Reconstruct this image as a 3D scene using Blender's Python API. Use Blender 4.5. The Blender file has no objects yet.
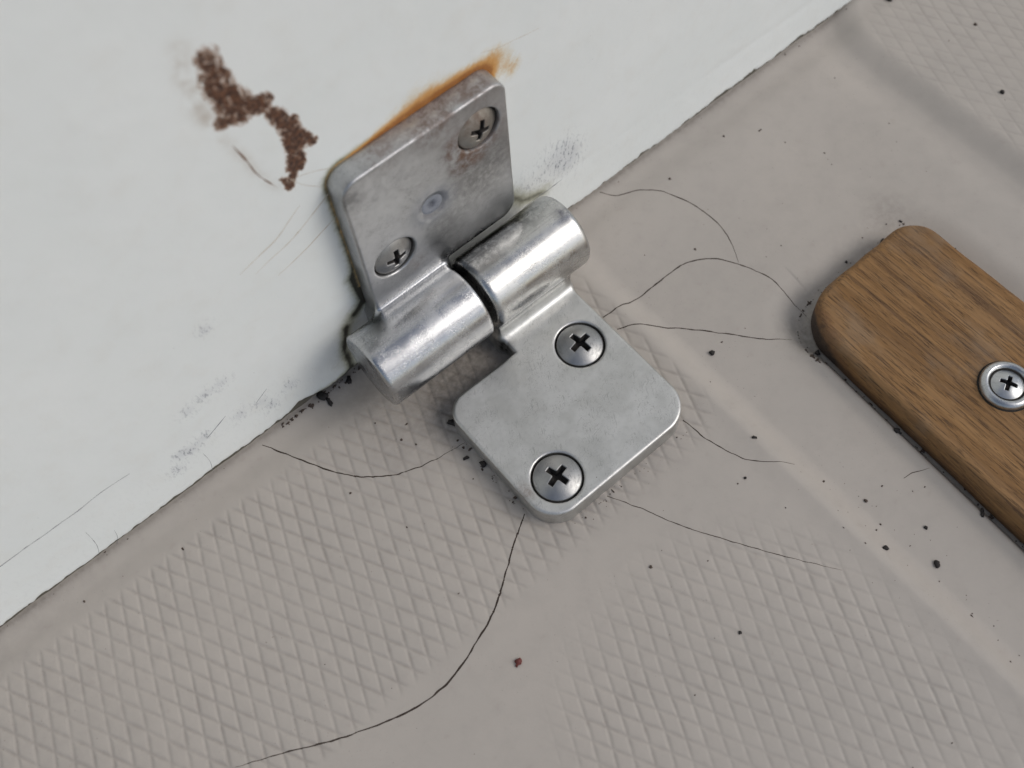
import bpy, bmesh, math, random
import numpy as np
from mathutils import Matrix, Vector

MM = 0.001
scn = bpy.context.scene
col = scn.collection

# ------------------------------------------------------------------ camera
CAM_POS = Vector((-38.391, -102.545, 192.79)) * MM
ROWS = ((0.76592, -0.640796, -0.052412), (-0.5939, -0.673925, -0.439439), (0.246269, 0.367703, -0.896742))
cam_data = bpy.data.cameras.new('camera')
cam = bpy.data.objects.new('camera', cam_data)
col.objects.link(cam)
rx, dn, fw = (Vector(r) for r in ROWS)
m3 = Matrix((rx, -dn, -fw)).transposed()
cam.matrix_world = Matrix.Translation(CAM_POS) @ m3.to_4x4()
cam_data.sensor_width = 36.0
cam_data.lens = 1089.39 / 1024 * 36.0
cam_data.clip_start = 0.005
cam_data.clip_end = 60.0
cam_data.dof.use_dof = True
cam_data.dof.focus_distance = 0.205
cam_data.dof.aperture_fstop = 18.0
scn.camera = cam

# ------------------------------------------------------------------ daylight (overcast, soft)
SUN_EL, SUN_AZ = 42.0, 138.0          # azimuth: clockwise from +Y
world = bpy.data.worlds.new('World')
scn.world = world
world.use_nodes = True
wn = world.node_tree.nodes; wl_ = world.node_tree.links
wn.clear()
sky = wn.new('ShaderNodeTexSky'); sky.sky_type = 'NISHITA'; sky.sun_disc = False
sky.sun_elevation = math.radians(SUN_EL); sky.sun_rotation = math.radians(SUN_AZ)
sky.dust_density = 2.0; sky.air_density = 1.0; sky.ozone_density = 1.0
hs = wn.new('ShaderNodeHueSaturation'); hs.inputs['Saturation'].default_value = 0.68
bg = wn.new('ShaderNodeBackground'); bg.inputs['Strength'].default_value = 0.10
wo = wn.new('ShaderNodeOutputWorld')
wl_.new(sky.outputs[0], hs.inputs['Color']); wl_.new(hs.outputs[0], bg.inputs[0]); wl_.new(bg.outputs[0], wo.inputs[0])
sun_d = bpy.data.lights.new('sun', 'SUN'); sun_d.energy = 0.9; sun_d.angle = math.radians(28)
sun_d.color = (1.0, 0.965, 0.915)
sun = bpy.data.objects.new('sun', sun_d); col.objects.link(sun)
az, el = math.radians(SUN_AZ), math.radians(SUN_EL)
sdir = Vector((math.sin(az) * math.cos(el), math.cos(az) * math.cos(el), math.sin(el)))
sun.rotation_euler = sdir.to_track_quat('Z', 'Y').to_euler()
sun.location = sdir * 0.5
scn.view_settings.view_transform = 'Standard'
scn.view_settings.look = 'None'
scn.view_settings.exposure = 0.18
scn.view_settings.gamma = 1.0
scn.view_settings.use_curve_mapping = False

rng = np.random.default_rng(7)
random.seed(7)

# ------------------------------------------------------------------ helpers
def sstep(a, b, x):
    t = np.clip((x - a) / (b - a), 0, 1)
    return t * t * (3 - 2 * t)

def mesh_from(name, V, F, mat=None, parent=None, smooth=True, attrs=None, loc=None):
    """V in millimetres, F a list/array of polygons -> linked object"""
    me = bpy.data.meshes.new(name)
    V = np.asarray(V, dtype=np.float64) * MM
    if isinstance(F, np.ndarray):
        n, k = F.shape
        me.vertices.add(len(V)); me.vertices.foreach_set('co', V.astype(np.float32).ravel())
        me.loops.add(n * k); me.loops.foreach_set('vertex_index', F.astype(np.int32).ravel())
        me.polygons.add(n)
        me.polygons.foreach_set('loop_start', np.arange(0, n * k, k, dtype=np.int32))
        me.polygons.foreach_set('loop_total', np.full(n, k, dtype=np.int32))
        me.update(calc_edges=True)
    else:
        me.from_pydata([tuple(v) for v in V], [], [tuple(f) for f in F])
        me.update()
    if smooth:
        me.polygons.foreach_set('use_smooth', np.ones(len(me.polygons), dtype=bool))
    if attrs:
        for k_, a in attrs.items():
            at = me.attributes.new(k_, 'FLOAT', 'POINT')
            at.data.foreach_set('value', np.asarray(a, dtype=np.float32).ravel())
    me.validate()
    o = bpy.data.objects.new(name, me)
    col.objects.link(o)
    if mat: me.materials.append(mat)
    if parent: o.parent = parent
    if loc is not None: o.location = loc
    return o

def tag(o, label=None, cat=None, group=None, kind=None):
    if label: o['label'] = label
    if cat: o['category'] = cat
    if group: o['group'] = group
    if kind: o['kind'] = kind
    return o

def empty(name, loc):
    o = bpy.data.objects.new(name, None); col.objects.link(o)
    o.location = Vector(loc) * MM; o.empty_display_size = 0.005
    return o

def grid_faces(nx, ny):
    i, j = np.meshgrid(np.arange(nx - 1), np.arange(ny - 1), indexing='ij')
    a = (i * ny + j).ravel()
    return np.stack([a, a + ny, a + ny + 1, a + 1], 1)

# value noise (2D), for shapes built in code
def vnoise(x, y, seed=0):
    xi = np.floor(x).astype(np.int64); yi = np.floor(y).astype(np.int64)
    fx = x - xi; fy = y - yi
    fx = fx * fx * (3 - 2 * fx); fy = fy * fy * (3 - 2 * fy)
    def h(a, b):
        n = (a * 374761393 + b * 668265263 + seed * 974634777) & 0xffffffff
        n = ((n ^ (n >> 13)) * 1274126177) & 0xffffffff
        return ((n ^ (n >> 16)) & 0xffff) / 65535.0
    return (h(xi, yi) * (1 - fx) + h(xi + 1, yi) * fx) * (1 - fy) + (h(xi, yi + 1) * (1 - fx) + h(xi + 1, yi + 1) * fx) * fy

def fbm(x, y, seed=0, o=4):
    s = 0; a = .5; t = 0
    for k in range(o):
        s = s + a * vnoise(x * 2 ** k, y * 2 ** k, seed + k); t += a; a *= .5
    return s / t

# ---- signed distance helpers and a surface-nets mesher
def rbox2(x, y, x0, x1, y0, y1, r):
    cx, cy = (x0 + x1) / 2, (y0 + y1) / 2
    if not np.isscalar(r):          # (x0y0, x1y0, x1y1, x0y1)
        r = np.where(x < cx, np.where(y < cy, r[0], r[3]), np.where(y < cy, r[1], r[2]))
    qx = np.abs(x - cx) - (x1 - x0) / 2 + r
    qy = np.abs(y - cy) - (y1 - y0) / 2 + r
    return np.minimum(np.maximum(qx, qy), 0) + np.hypot(np.maximum(qx, 0), np.maximum(qy, 0)) - r

def extrude(d2, z, z0, z1, e):
    w0 = d2 + e; w1 = np.abs(z - (z0 + z1) / 2) - (z1 - z0) / 2 + e
    return np.minimum(np.maximum(w0, w1), 0) + np.hypot(np.maximum(w0, 0), np.maximum(w1, 0)) - e

def smin(a, b, k):
    h = np.clip(.5 + .5 * (b - a) / k, 0, 1)
    return b + (a - b) * h - k * h * (1 - h)

def smax(a, b, k):
    return -smin(-a, -b, k)

def surface_nets(f, lo, hi, s):
    ax = [np.arange(lo[k], hi[k] + s, s) + 1e-4 for k in range(3)]
    X, Y, Z = np.meshgrid(*ax, indexing='ij')
    D = f(X, Y, Z)
    n = D.shape
    ins = D < 0
    off = [(i, j, k) for i in (0, 1) for j in (0, 1) for k in (0, 1)]
    sub = lambda A, o: A[o[0]:n[0] - 1 + o[0], o[1]:n[1] - 1 + o[1], o[2]:n[2] - 1 + o[2]]
    cnt = sum(sub(ins, o).astype(np.int8) for o in off)
    act = (cnt > 0) & (cnt < 8)
    idx = np.full(act.shape, -1, dtype=np.int64)
    ijk = np.argwhere(act)
    idx[act] = np.arange(len(ijk))
    P = np.zeros((len(ijk), 3)); W = np.zeros(len(ijk))
    def g(A, o): return A[ijk[:, 0] + o[0], ijk[:, 1] + o[1], ijk[:, 2] + o[2]]
    for a in off:
        for d in range(3):
            if a[d]: continue
            b = list(a); b[d] = 1
            da, db = g(D, a), g(D, b)
            c = (da < 0) != (db < 0)
            t = np.where(c, da / np.where(c, da - db, 1), 0)
            p = np.tile(np.array(a, float), (len(ijk), 1)); p[:, d] += t
            P += p * c[:, None]; W += c
    V = (P / W[:, None] + ijk) * s + np.array([A[0] for A in ax])
    # faces
    F = []
    for d in range(3):
        e1, e2 = (d + 1) % 3, (d + 2) % 3
        sl0 = [slice(None)] * 3; sl1 = [slice(None)] * 3
        sl0[d] = slice(0, -1); sl1[d] = slice(1, None)
        A, B = ins[tuple(sl0)], ins[tuple(sl1)]
        E = np.argwhere(A != B)
        E = E[(E[:, e1] > 0) & (E[:, e2] > 0) & (E[:, e1] < n[e1] - 1) & (E[:, e2] < n[e2] - 1)]
        inA = A[E[:, 0], E[:, 1], E[:, 2]]
        q = []
        for (u, v) in ((0, 0), (1, 0), (1, 1), (0, 1)):
            c = E.copy(); c[:, e1] -= u; c[:, e2] -= v
            q.append(idx[c[:, 0], c[:, 1], c[:, 2]])
        q = np.stack(q, 1)
        q[~inA] = q[~inA][:, ::-1]
        F.append(q)
    F = np.concatenate(F)
    # pull the vertices onto the true surface
    for _ in range(2):
        e = s * .02
        d0 = f(V[:, 0], V[:, 1], V[:, 2])
        G = np.stack([(f(V[:, 0] + e * (k == 0), V[:, 1] + e * (k == 1), V[:, 2] + e * (k == 2)) - d0) / e for k in range(3)], 1)
        L = np.maximum((G ** 2).sum(1), .2)
        st = np.clip(d0 / L, -s * .5, s * .5)
        V = V - G * st[:, None]
    return V, F

# ---- node helper
class NT:
    def __init__(self, name):
        self.m = bpy.data.materials.new(name); self.m.use_nodes = True
        self.t = self.m.node_tree; self.t.nodes.clear()
        self.out = self.t.nodes.new('ShaderNodeOutputMaterial')
        self.b = self.t.nodes.new('ShaderNodeBsdfPrincipled')
        self.t.links.new(self.b.outputs[0], self.out.inputs[0])
        tc = self.t.nodes.new('ShaderNodeTexCoord')
        mp = self.t.nodes.new('ShaderNodeMapping'); mp.inputs['Scale'].default_value = (1000, 1000, 1000)
        self.t.links.new(tc.outputs['Object'], mp.inputs[0])
        self.co = mp.outputs[0]                      # object coordinates in millimetres
    def L(self, a, b): self.t.links.new(a, b)
    def put(self, sock, v):
        if hasattr(v, 'is_output') or isinstance(v, bpy.types.NodeSocket): self.L(v, sock)
        else: sock.default_value = v
    def map(self, scale=(1, 1, 1), rot=(0, 0, 0), loc=(0, 0, 0), src=None):
        n = self.t.nodes.new('ShaderNodeMapping'); n.inputs['Scale'].default_value = scale
        n.inputs['Rotation'].default_value = rot; n.inputs['Location'].default_value = loc
        self.L(src or self.co, n.inputs[0]); return n.outputs[0]
    def noise(self, scale, detail=4, rough=.55, src=None, dist=0.0):
        n = self.t.nodes.new('ShaderNodeTexNoise'); n.inputs['Scale'].default_value = scale
        n.inputs['Detail'].default_value = detail; n.inputs['Roughness'].default_value = rough
        n.inputs['Distortion'].default_value = dist
        self.L(src or self.co, n.inputs['Vector']); return n.outputs['Fac']
    def math(self, op, a, b=0.0, c=None, clamp=False):
        n = self.t.nodes.new('ShaderNodeMath'); n.operation = op; n.use_clamp = clamp
        self.put(n.inputs[0], a); self.put(n.inputs[1], b)
        if c is not None: self.put(n.inputs[2], c)
        return n.outputs[0]
    def ramp(self, v, a, b, lo=0.0, hi=1.0):
        n = self.t.nodes.new('ShaderNodeMapRange'); n.interpolation_type = 'SMOOTHSTEP'
        self.put(n.inputs[0], v); self.put(n.inputs[1], a); self.put(n.inputs[2], b)
        n.inputs[3].default_value = lo; n.inputs[4].default_value = hi
        return n.outputs[0]
    def mix(self, f, a, b, mode='MIX'):
        n = self.t.nodes.new('ShaderNodeMix'); n.data_type = 'RGBA'; n.blend_type = mode
        self.put(n.inputs[0], f)
        for k, v in ((6, a), (7, b)):
            if isinstance(v, tuple): n.inputs[k].default_value = (*v, 1.0) if len(v) == 3 else v
            else: self.L(v, n.inputs[k])
        return n.outputs[2]
    def attr(self, name):
        n = self.t.nodes.new('ShaderNodeAttribute'); n.attribute_name = name
        return n.outputs['Fac']
    def bump(self, h, dist=0.1, strength=1.0, normal=None):
        n = self.t.nodes.new('ShaderNodeBump'); n.inputs['Strength'].default_value = strength
        n.inputs['Distance'].default_value = dist * MM
        self.L(h, n.inputs['Height'])
        if normal: self.L(normal, n.inputs['Normal'])
        return n.outputs[0]
    def blob(self, c, r0, r1, sx=1, sy=1, sz=1):
        """1 inside radius r0 of point c (mm), 0 beyond r1"""
        n = self.t.nodes.new('ShaderNodeVectorMath'); n.operation = 'SUBTRACT'
        self.L(self.co, n.inputs[0]); n.inputs[1].default_value = c
        m = self.t.nodes.new('ShaderNodeVectorMath'); m.operation = 'MULTIPLY'
        self.L(n.outputs[0], m.inputs[0]); m.inputs[1].default_value = (sx, sy, sz)
        l = self.t.nodes.new('ShaderNodeVectorMath'); l.operation = 'LENGTH'
        self.L(m.outputs[0], l.inputs[0])
        return self.ramp(l.outputs['Value'], r0, r1, 1.0, 0.0)
    def set(self, **k):
        for a, v in k.items():
            s = self.b.inputs[a.replace('_', ' ')]
            if isinstance(v, tuple) and len(v) == 3 and s.type == 'RGBA': v = (*v, 1)
            self.put(s, v)

def plain(name, colr, rough=.6, metal=0.0):
    n = NT(name); n.set(Base_Color=colr, Roughness=rough, Metallic=metal); return n.m

# ------------------------------------------------------------------ traced positions, in millimetres on the deck (x, y) or wall (x, z)
CRACKS = [
     [(58.4, -0.64), (60.92, -3.62), (65.31, -5.82), (68.92, -9.79), (71.24, -15.05), (72.29, -21.53), (71.21, -27.35), (68.59, -32.3)] ,
     [(38.02, -24.22), (47.61, -24.88), (56.15, -24.77), (61.25, -25.4), (65.61, -28.31), (68.4, -32.78), (70.71, -39.07), (70.73, -43.26), (70.58, -47.55), (70.56, -50.03)] ,
     [(38.27, -28.16), (42.51, -30.38), (48.67, -35.54), (53.26, -40.84), (57.07, -45.45), (59.55, -48.55), (63.84, -52.06)] ,
     [(34.34, -51.21), (34.86, -56.67), (36.65, -62.88), (38.03, -65.44), (41.25, -68.79), (43.9, -71.37)] ,
     [(12.94, -53.14), (15.96, -58.91), (19.25, -66.13), (23.01, -72.68), (26.84, -79.0), (30.9, -84.98), (35.18, -91.12)] ,
     [(-30.38, -1.23), (-27.54, -6.78), (-24.57, -12.68), (-21.15, -17.84), (-17.33, -21.72), (-12.8, -24.31), (-7.92, -25.85), (-0.38, -27.21)] ,
     [(-0.93, -45.79), (-5.58, -48.43), (-11.21, -52.31), (-17.19, -56.13), (-23.36, -58.6), (-30.53, -60.48), (-37.15, -60.42), (-43.51, -58.75), (-51.04, -55.83), (-58.88, -51.98), (-67.61, -47.99)] ,
     [(57.7, -86.35), (60.27, -87.0), (62.67, -88.29)] ,
]
CRUMBS = [(49.47, -43.97), (-19.6, -65.96), (-15.38, 0.23), (-14.97, -1.59), (-9.37, -0.34), (0.51, -22.37), (-0.51, -32.86), (-2.19, -29.76), (49.49, -101.29), (44.26, -93.33), (53.35, -95.45), (49.01, -84.78), (41.81, -62.76), (34.75, -67.39), (13.4, -87.33), (9.79, -68.47), (143.56, -5.73), (140.95, -40.45), (152.1, -23.73), (95.51, -48.07), (101.49, -47.4), (86.08, -46.53), (104.46, -59.41), (65.93, -57.34), (63.89, -79.35), (62.96, -100.25)]
STAIN = [(-9.76, 90.23), (-9.99, 86.22), (-9.21, 82.17), (-7.94, 78.77), (-5.08, 77.92), (-4.02, 74.8), (-2.64, 71.31), (-2.53, 66.73), (-3.6, 62.95), (-5.66, 59.62), (-11.27, 79.01), (0.17, 65.37), (-6.37, 62.24)]
FAINT = [(-12.54, 93.82), (-13.51, 89.8), (-13.63, 84.29), (-12.53, 78.19), (-11.36, 74.01), (-10.23, 69.23), (-9.2, 64.79), (-7.47, 61.01)]
RUST = [(10.03, 57.3), (15.19, 58.37), (21.36, 59.37), (26.46, 59.61), (31.39, 57.52), (36.41, 54.25), (38.38, 51.34)]
CREASE = [(-77.79, 18.22), (-71.92, 18.33), (-64.15, 18.1), (-56.89, 18.59), (-52.03, 18.04)]
CREASE2 = [(37.94, 12.55), (43.75, 12.57), (48.3, 12.78)]
SCUFF = [(51.8, 23.67), (50.47, 17.05), (44.83, 21.96), (53.87, 24.06), (47.73, 11.28)]
LINES = [(-5.27, 54.34), (-11.19, 50.5), (-18.67, 48.11)]
L2 = [(2.48, 54.29), (-7.71, 48.43), (-16.46, 46.03)]
L3 = [(1.88, 47.6), (-6.15, 43.95), (-13.12, 42.13)]
TL = [(21.5, 66.64), (31.77, 61.32), (41.92, 55.81), (51.83, 57.26)]
MK = [(-43.5, 13.13), (-41.32, 12.03), (-38.09, 13.09), (-45.5, 9.09), (-33.76, 24.92), (-30.22, 24.89), (-37.78, 23.62), (-26.03, 11.17), (-24.73, 7.99), (-30.7, 12.08), (-19.92, 10.13), (-27.84, 41.15)]
HAIRS = [(-64.46, 10.58), (-66.32, 0.12), (-61.08, 5.04), (-62.96, -0.69), (-40.13, 8.71), (-40.98, -0.53)]
EDGEBAR = [(-6.98, 10.12), (-8.11, 0.07), (-12.0, -0.6), (-19.52, 0.61)]

# ------------------------------------------------------------------ materials
def deck_material():
    n = NT('beige_gelcoat')
    big = n.noise(.02, 3); mid = n.noise(.25, 5, .6); fine = n.noise(2.2, 3, .6)
    c = n.mix(n.ramp(big, .3, .7), (.432, .392, .350), (.405, .370, .332))
    c = n.mix(n.ramp(mid, .35, .8, 0, .18), c, (.27, .245, .225))
    # darker patchy tone in the grooves of the non-skid
    gr = n.math('MULTIPLY', n.attr('groove'), n.ramp(mid, .3, .7, .35, 1.0))
    c = n.mix(n.math('MULTIPLY', gr, .36), c, (.17, .15, .132))
    pink = n.ramp(n.noise(.5, 2, .5), .66, .74, 0, .10)
    c = n.mix(pink, c, (.33, .25, .21))
    gm = n.math('MULTIPLY', n.attr('grime_shade'), n.ramp(n.noise(.7, 5, .65), .25, .7, .25, 1.0), clamp=True)  # one mask for grime and the contact shade painted round the fittings
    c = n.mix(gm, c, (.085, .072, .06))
    sp = n.ramp(n.noise(3.3, 2, .5), .70, .76, 0, .6)
    sp = n.math('MULTIPLY', sp, n.ramp(n.noise(.05, 2), .42, .6))
    c = n.mix(sp, c, (.10, .085, .07))
    h = n.math('ADD', n.math('MULTIPLY', mid, .6), n.math('MULTIPLY', fine, .12))
    n.set(Base_Color=c, Roughness=n.ramp(mid, .3, .7, .42, .58), Normal=n.bump(h, .16, .5), Specular_IOR_Level=.4)
    return n.m

def wall_material():
    n = NT('white_paint')
    big = n.noise(.03, 3); mid = n.noise(.18, 5, .6); fine = n.noise(1.5, 4, .6)
    c = n.mix(n.ramp(big, .3, .7), (.80, .825, .81), (.77, .80, .785))
    c = n.mix(n.ramp(mid, .45, .75, 0, .2), c, (.70, .69, .64))
    # scuffs: dark short streaks slanting across
    st = n.noise(1.0, 5, .75, n.map((1.4, 1, .55), (0, math.radians(-28), 0)))
    st2 = n.ramp(st, .51, .62)
    sc = n.math('MULTIPLY', n.attr('scuff'), st2, clamp=True)
    sc = n.math('MULTIPLY', sc, .8)
    c = n.mix(n.math('MULTIPLY', n.ramp(n.attr('scuff'), .2, 1.0), .28), c, (.40, .41, .46))
    c = n.mix(sc, c, (.14, .15, .19))
    specks = n.math('MULTIPLY', n.ramp(n.noise(1.9, 2, .5), .715, .76), n.ramp(n.noise(.06, 2), .45, .62))
    c = n.mix(n.math('MULTIPLY', specks, .35), c, (.33, .32, .31))
    # greenish grime and painted contact shade beside the knuckle
    g1 = n.math('SUBTRACT', n.math('MULTIPLY', n.attr('grime_shade'), 1.35), n.math('MULTIPLY', n.noise(.5, 6, .75), .9))
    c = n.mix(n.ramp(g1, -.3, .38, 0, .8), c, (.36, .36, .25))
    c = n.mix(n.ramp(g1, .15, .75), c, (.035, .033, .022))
    # rust bleeding out from behind the plate
    rn = n.noise(.5, 6, .75, n.map((1, 1, .55), src=n.map((1, 1, 1), (0, math.radians(-35), 0))))
    rn2 = n.noise(1.6, 5, .7)
    r1 = n.math('SUBTRACT', n.math('MULTIPLY', n.attr('rust'), 1.45), n.math('ADD', n.math('MULTIPLY', rn, .75), n.math('MULTIPLY', rn2, .45)))
    c = n.mix(n.ramp(r1, -.25, .35, 0, .7), c, (.66, .52, .28))
    c = n.mix(n.ramp(r1, .0, .5, 0, .9), c, (.60, .29, .07))
    c = n.mix(n.ramp(r1, .45, .9, 0, .8), c, (.27, .09, .02))
    # dried brown smear
    sn = n.noise(.75, 7, .74, n.map((1.2, 1, .55), src=n.map((1, 1, 1), (0, math.radians(22), 0))), dist=.7)
    sn2 = n.noise(1.6, 5, .7, dist=.6)
    s1 = n.math('SUBTRACT', n.attr('stain'), n.math('ADD', n.ramp(sn, .36, .66, 0, .80), n.ramp(sn2, .35, .65, 0, .38)))
    s1 = n.math('ADD', s1, .12)
    s1 = n.math('SUBTRACT', s1, n.ramp(n.attr('stain'), .0, .3, 1.0, 0.0))
    c = n.mix(n.ramp(s1, -.35, .15, 0, .85), c, (.36, .205, .115))
    tone = n.mix(n.ramp(n.noise(1.3, 4, .6), .35, .65), (.030, .013, .010), (.15, .066, .034))
    c = n.mix(n.ramp(s1, -.03, .42), c, tone)
    f1 = n.math('MULTIPLY', n.attr('faint'), n.ramp(n.noise(.25, 5, .7), .35, .65), clamp=True)
    c = n.mix(f1, c, (.40, .32, .24))
    h = n.math('ADD', n.math('MULTIPLY', mid, 1.0), n.math('MULTIPLY', fine, .10))
    h = n.math('ADD', h, n.math('MULTIPLY', n.ramp(s1, 0, .5), .5))
    n.set(Base_Color=c, Roughness=.46, Normal=n.bump(h, .22, .5), Specular_IOR_Level=.4)
    return n.m

def steel_material(name, lo, hi, r0, r1, rust=(), dark=(), cross=False, axis=0.0):
    n = NT(name)
    big = n.noise(.16, 4, .6, dist=.4); mid = n.noise(.8, 6, .7); fine = n.noise(7, 3, .6)
    def scratches(rx, ry, rz, lo_, seed):
        q = n.noise(1.0, 2, .5, n.map((5, .22, 5), loc=(seed, 0, 2 * seed), src=n.map((1, 1, 1), (math.radians(rx), math.radians(ry), math.radians(rz)))))
        return n.ramp(q, lo_, lo_ + .035)
    scr = n.math('MAXIMUM', scratches(10, 5, 31, .625, 3), scratches(40, 20, -55, .635, 11))
    scr2 = n.math('MAXIMUM', scratches(70, 12, 80, .65, 7), scratches(25, 50, 5, .655, 19))
    c = n.mix(n.ramp(big, .3, .7), lo, hi)
    c = n.mix(n.ramp(mid, .45, .75, 0, .18), c, tuple(v * .62 for v in lo))
    s = n.math('MULTIPLY', n.math('MAXIMUM', scr, scr2), n.ramp(n.noise(.2, 2), .38, .6))
    c = n.mix(n.math('MULTIPLY', s, .38), c, tuple(v * .35 for v in lo))
    pits = n.math('MULTIPLY', n.ramp(n.noise(2.6, 3, .6), .70, .75), n.ramp(n.noise(.22, 2), .45, .6))
    c = n.mix(n.math('MULTIPLY', pits, .7), c, (.07, .055, .045))
    met = 1.0
    rr = n.ramp(n.math('ADD', n.math('MULTIPLY', big, .6), n.math('MULTIPLY', mid, .4)), .35, .65, r0, r1)
    if axis:        # the barrel is worn smoother than the leaves; brushing runs round it
        sp = n.t.nodes.new('ShaderNodeSeparateXYZ'); n.L(n.co, sp.inputs[0])
        yy = sp.outputs[1]; zz = n.math('SUBTRACT', sp.outputs[2], 15.65)
        rad = n.math('SQRT', n.math('ADD', n.math('MULTIPLY', yy, yy), n.math('MULTIPLY', zz, zz)))
        kb = n.ramp(rad, 8.2, 12.5, 1.0, 0.0)
        rr = n.math('SUBTRACT', rr, n.math('MULTIPLY', kb, axis))
        lng = n.noise(1.0, 5, .65, n.map((.05, 1.6, 1.6)))
        c = n.mix(n.math('MULTIPLY', kb, n.ramp(lng, .5, .75, 0, .4)), c, tuple(v * .35 for v in lo))
        rr = n.math('ADD', rr, n.math('MULTIPLY', n.math('MULTIPLY', kb, lng), .08), clamp=True)
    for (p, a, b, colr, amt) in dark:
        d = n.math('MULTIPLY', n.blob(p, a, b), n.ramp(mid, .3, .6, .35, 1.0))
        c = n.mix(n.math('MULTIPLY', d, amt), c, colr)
    rmix = n.math('ADD', n.math('MULTIPLY', mid, .5), n.math('MULTIPLY', n.noise(.35, 4, .6), .5))
    for (p, a, b, amt) in rust:
        d = n.math('MULTIPLY', n.blob(p, a, b), n.ramp(rmix, .36, .62), clamp=True)
        d = n.math('MULTIPLY', d, amt)
        c = n.mix(d, c, (.13, .07, .04))
        met = n.math('SUBTRACT', met, n.math('MULTIPLY', d, .8), clamp=True)
        rr = n.math('ADD', rr, n.math('MULTIPLY', d, .3), clamp=True)
    if cross:       # near-black colour deep in the cross recess
        sx = n.t.nodes.new('ShaderNodeSeparateXYZ'); n.L(n.co, sx.inputs[0])
        r2 = n.math('ADD', n.math('MULTIPLY', sx.outputs[0], sx.outputs[0]), n.math('MULTIPLY', sx.outputs[1], sx.outputs[1]))
        zs = n.math('SUBTRACT', 1.35, n.math('DIVIDE', r2, 16.4))
        dep = n.math('SUBTRACT', zs, sx.outputs[2])
        k = n.math('MULTIPLY', n.ramp(dep, .14, .34), n.ramp(r2, 7.0, 9.5, 1.0, 0.0))
        c = n.mix(k, c, (.028, .024, .022))
        met = n.math('SUBTRACT', met, k, clamp=True); rr = n.math('ADD', rr, n.math('MULTIPLY', k, .5), clamp=True)
    h = n.math('ADD', n.math('MULTIPLY', mid, .35), n.math('ADD', n.math('MULTIPLY', fine, .12), n.math('MULTIPLY', s, -.35)))
    h = n.math('SUBTRACT', h, n.math('MULTIPLY', pits, .5))
    n.set(Base_Color=c, Metallic=met, Roughness=rr, Normal=n.bump(h, .09, .35))
    return n.m

def wood_material():
    n = NT('weathered_teak')
    g = n.map((1, .03, 1))
    g2 = n.map((1, .02, 1), (0, 0, math.radians(1.5)))
    wav = n.noise(.55, 5, .62, g, .25); fine = n.noise(2.4, 4, .65, g); pore = n.noise(3.6, 3, .6, n.map((1.5, .06, 1), loc=(3, 9, 0)))
    band = n.noise(.35, 3, .5, g2)
    c = n.mix(n.ramp(wav, .32, .68), (.205, .105, .036), (.305, .168, .066))
    c = n.mix(n.ramp(band, .42, .62, 0, .2), c, (.19, .12, .068))
    c = n.mix(n.ramp(fine, .45, .68, 0, .45), c, (.11, .06, .03))
    pr = n.ramp(pore, .555, .64)
    c = n.mix(n.math('MULTIPLY', pr, .75), c, (.06, .032, .018))
    lines = n.ramp(n.noise(.85, 3, .5, n.map((1, .014, 1), loc=(7, 0, 3))), .60, .655)
    c = n.mix(n.math('MULTIPLY', lines, .5), c, (.085, .045, .024))
    silver = n.ramp(n.noise(.09, 4, .6), .5, .75, 0, .4)
    c = n.mix(silver, c, (.23, .175, .125))
    # worn dark end and lower flank: dirt rubbed into the rounded edge
    gm = n.attr('grime_shade')
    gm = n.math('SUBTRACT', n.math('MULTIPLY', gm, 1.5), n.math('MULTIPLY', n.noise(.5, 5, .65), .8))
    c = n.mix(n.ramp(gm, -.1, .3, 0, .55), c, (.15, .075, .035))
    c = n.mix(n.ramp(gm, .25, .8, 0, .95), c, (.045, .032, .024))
    h = n.math('SUBTRACT', n.math('MULTIPLY', fine, .5), n.math('ADD', pr, n.math('MULTIPLY', lines, .7)))
    n.set(Base_Color=c, Roughness=.62, Normal=n.bump(h, .12, .7), Specular_IOR_Level=.3)
    return n.m

M_DECK = deck_material(); M_WALL = wall_material(); M_WOOD = wood_material()
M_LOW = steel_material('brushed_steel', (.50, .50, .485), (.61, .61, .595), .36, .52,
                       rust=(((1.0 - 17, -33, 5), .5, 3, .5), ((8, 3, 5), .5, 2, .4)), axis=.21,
                       dark=(((.8, -6.5, 3.0), .8, 3.6, (.03, .028, .025), .95), ((4, 5, 22), 3, 9, (.10, .10, .10), .85), ((14, 6, 21), 3, 9, (.12, .12, .12), .8), ((-1, 2, 23), 1, 4, (.12, .12, .12), .6), ((21, -1, 22.5), .5, 3, (.10, .10, .13), .7)))  # neck wedge shade and the barrel top's dark reflection painted as blobs
M_UP = steel_material('tarnished_steel', (.44, .445, .45), (.545, .55, .555), .34, .5,
                      rust=(((9.5, 6.5, 49.0), 3.5, 7.5, .75), ((6.0, 6.5, 45.0), 1.5, 4.5, 1.0), ((5.0, 6.5, 49.5), 1.5, 4.5, .9), ((9.0, 6.5, 44.0), .5, 3.0, .9), ((2, 10, 58), 3, 8, .8), ((11, 10, 58), 2, 6, .8), ((-8, 10, 58), 1, 6, .6), ((-7, 6, 27), .5, 3, .5)),
                      axis=.20,
                      dark=(((9, 6, 40), 2, 12, (.16, .155, .15), .6), ((-1.5, 6.5, 39.2), 2.5, 6.5, (.30, .32, .37), .6), ((-16, 6, 54), .5, 4, (.12, .12, .12), .6), ((0, 6, 31), 1, 7, (.2, .2, .2), .5)))
M_SCREW = steel_material('screw_steel', (.33, .33, .33), (.42, .42, .41), .36, .48, cross=True)
M_SCREW_RUST = steel_material('rusty_screw_steel', (.33, .31, .28), (.42, .40, .36), .34, .5, cross=True, rust=(((-2, 2, 0), 1.5, 5, .65), ((2.5, -3.5, 0), .5, 3, .8)))
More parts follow.
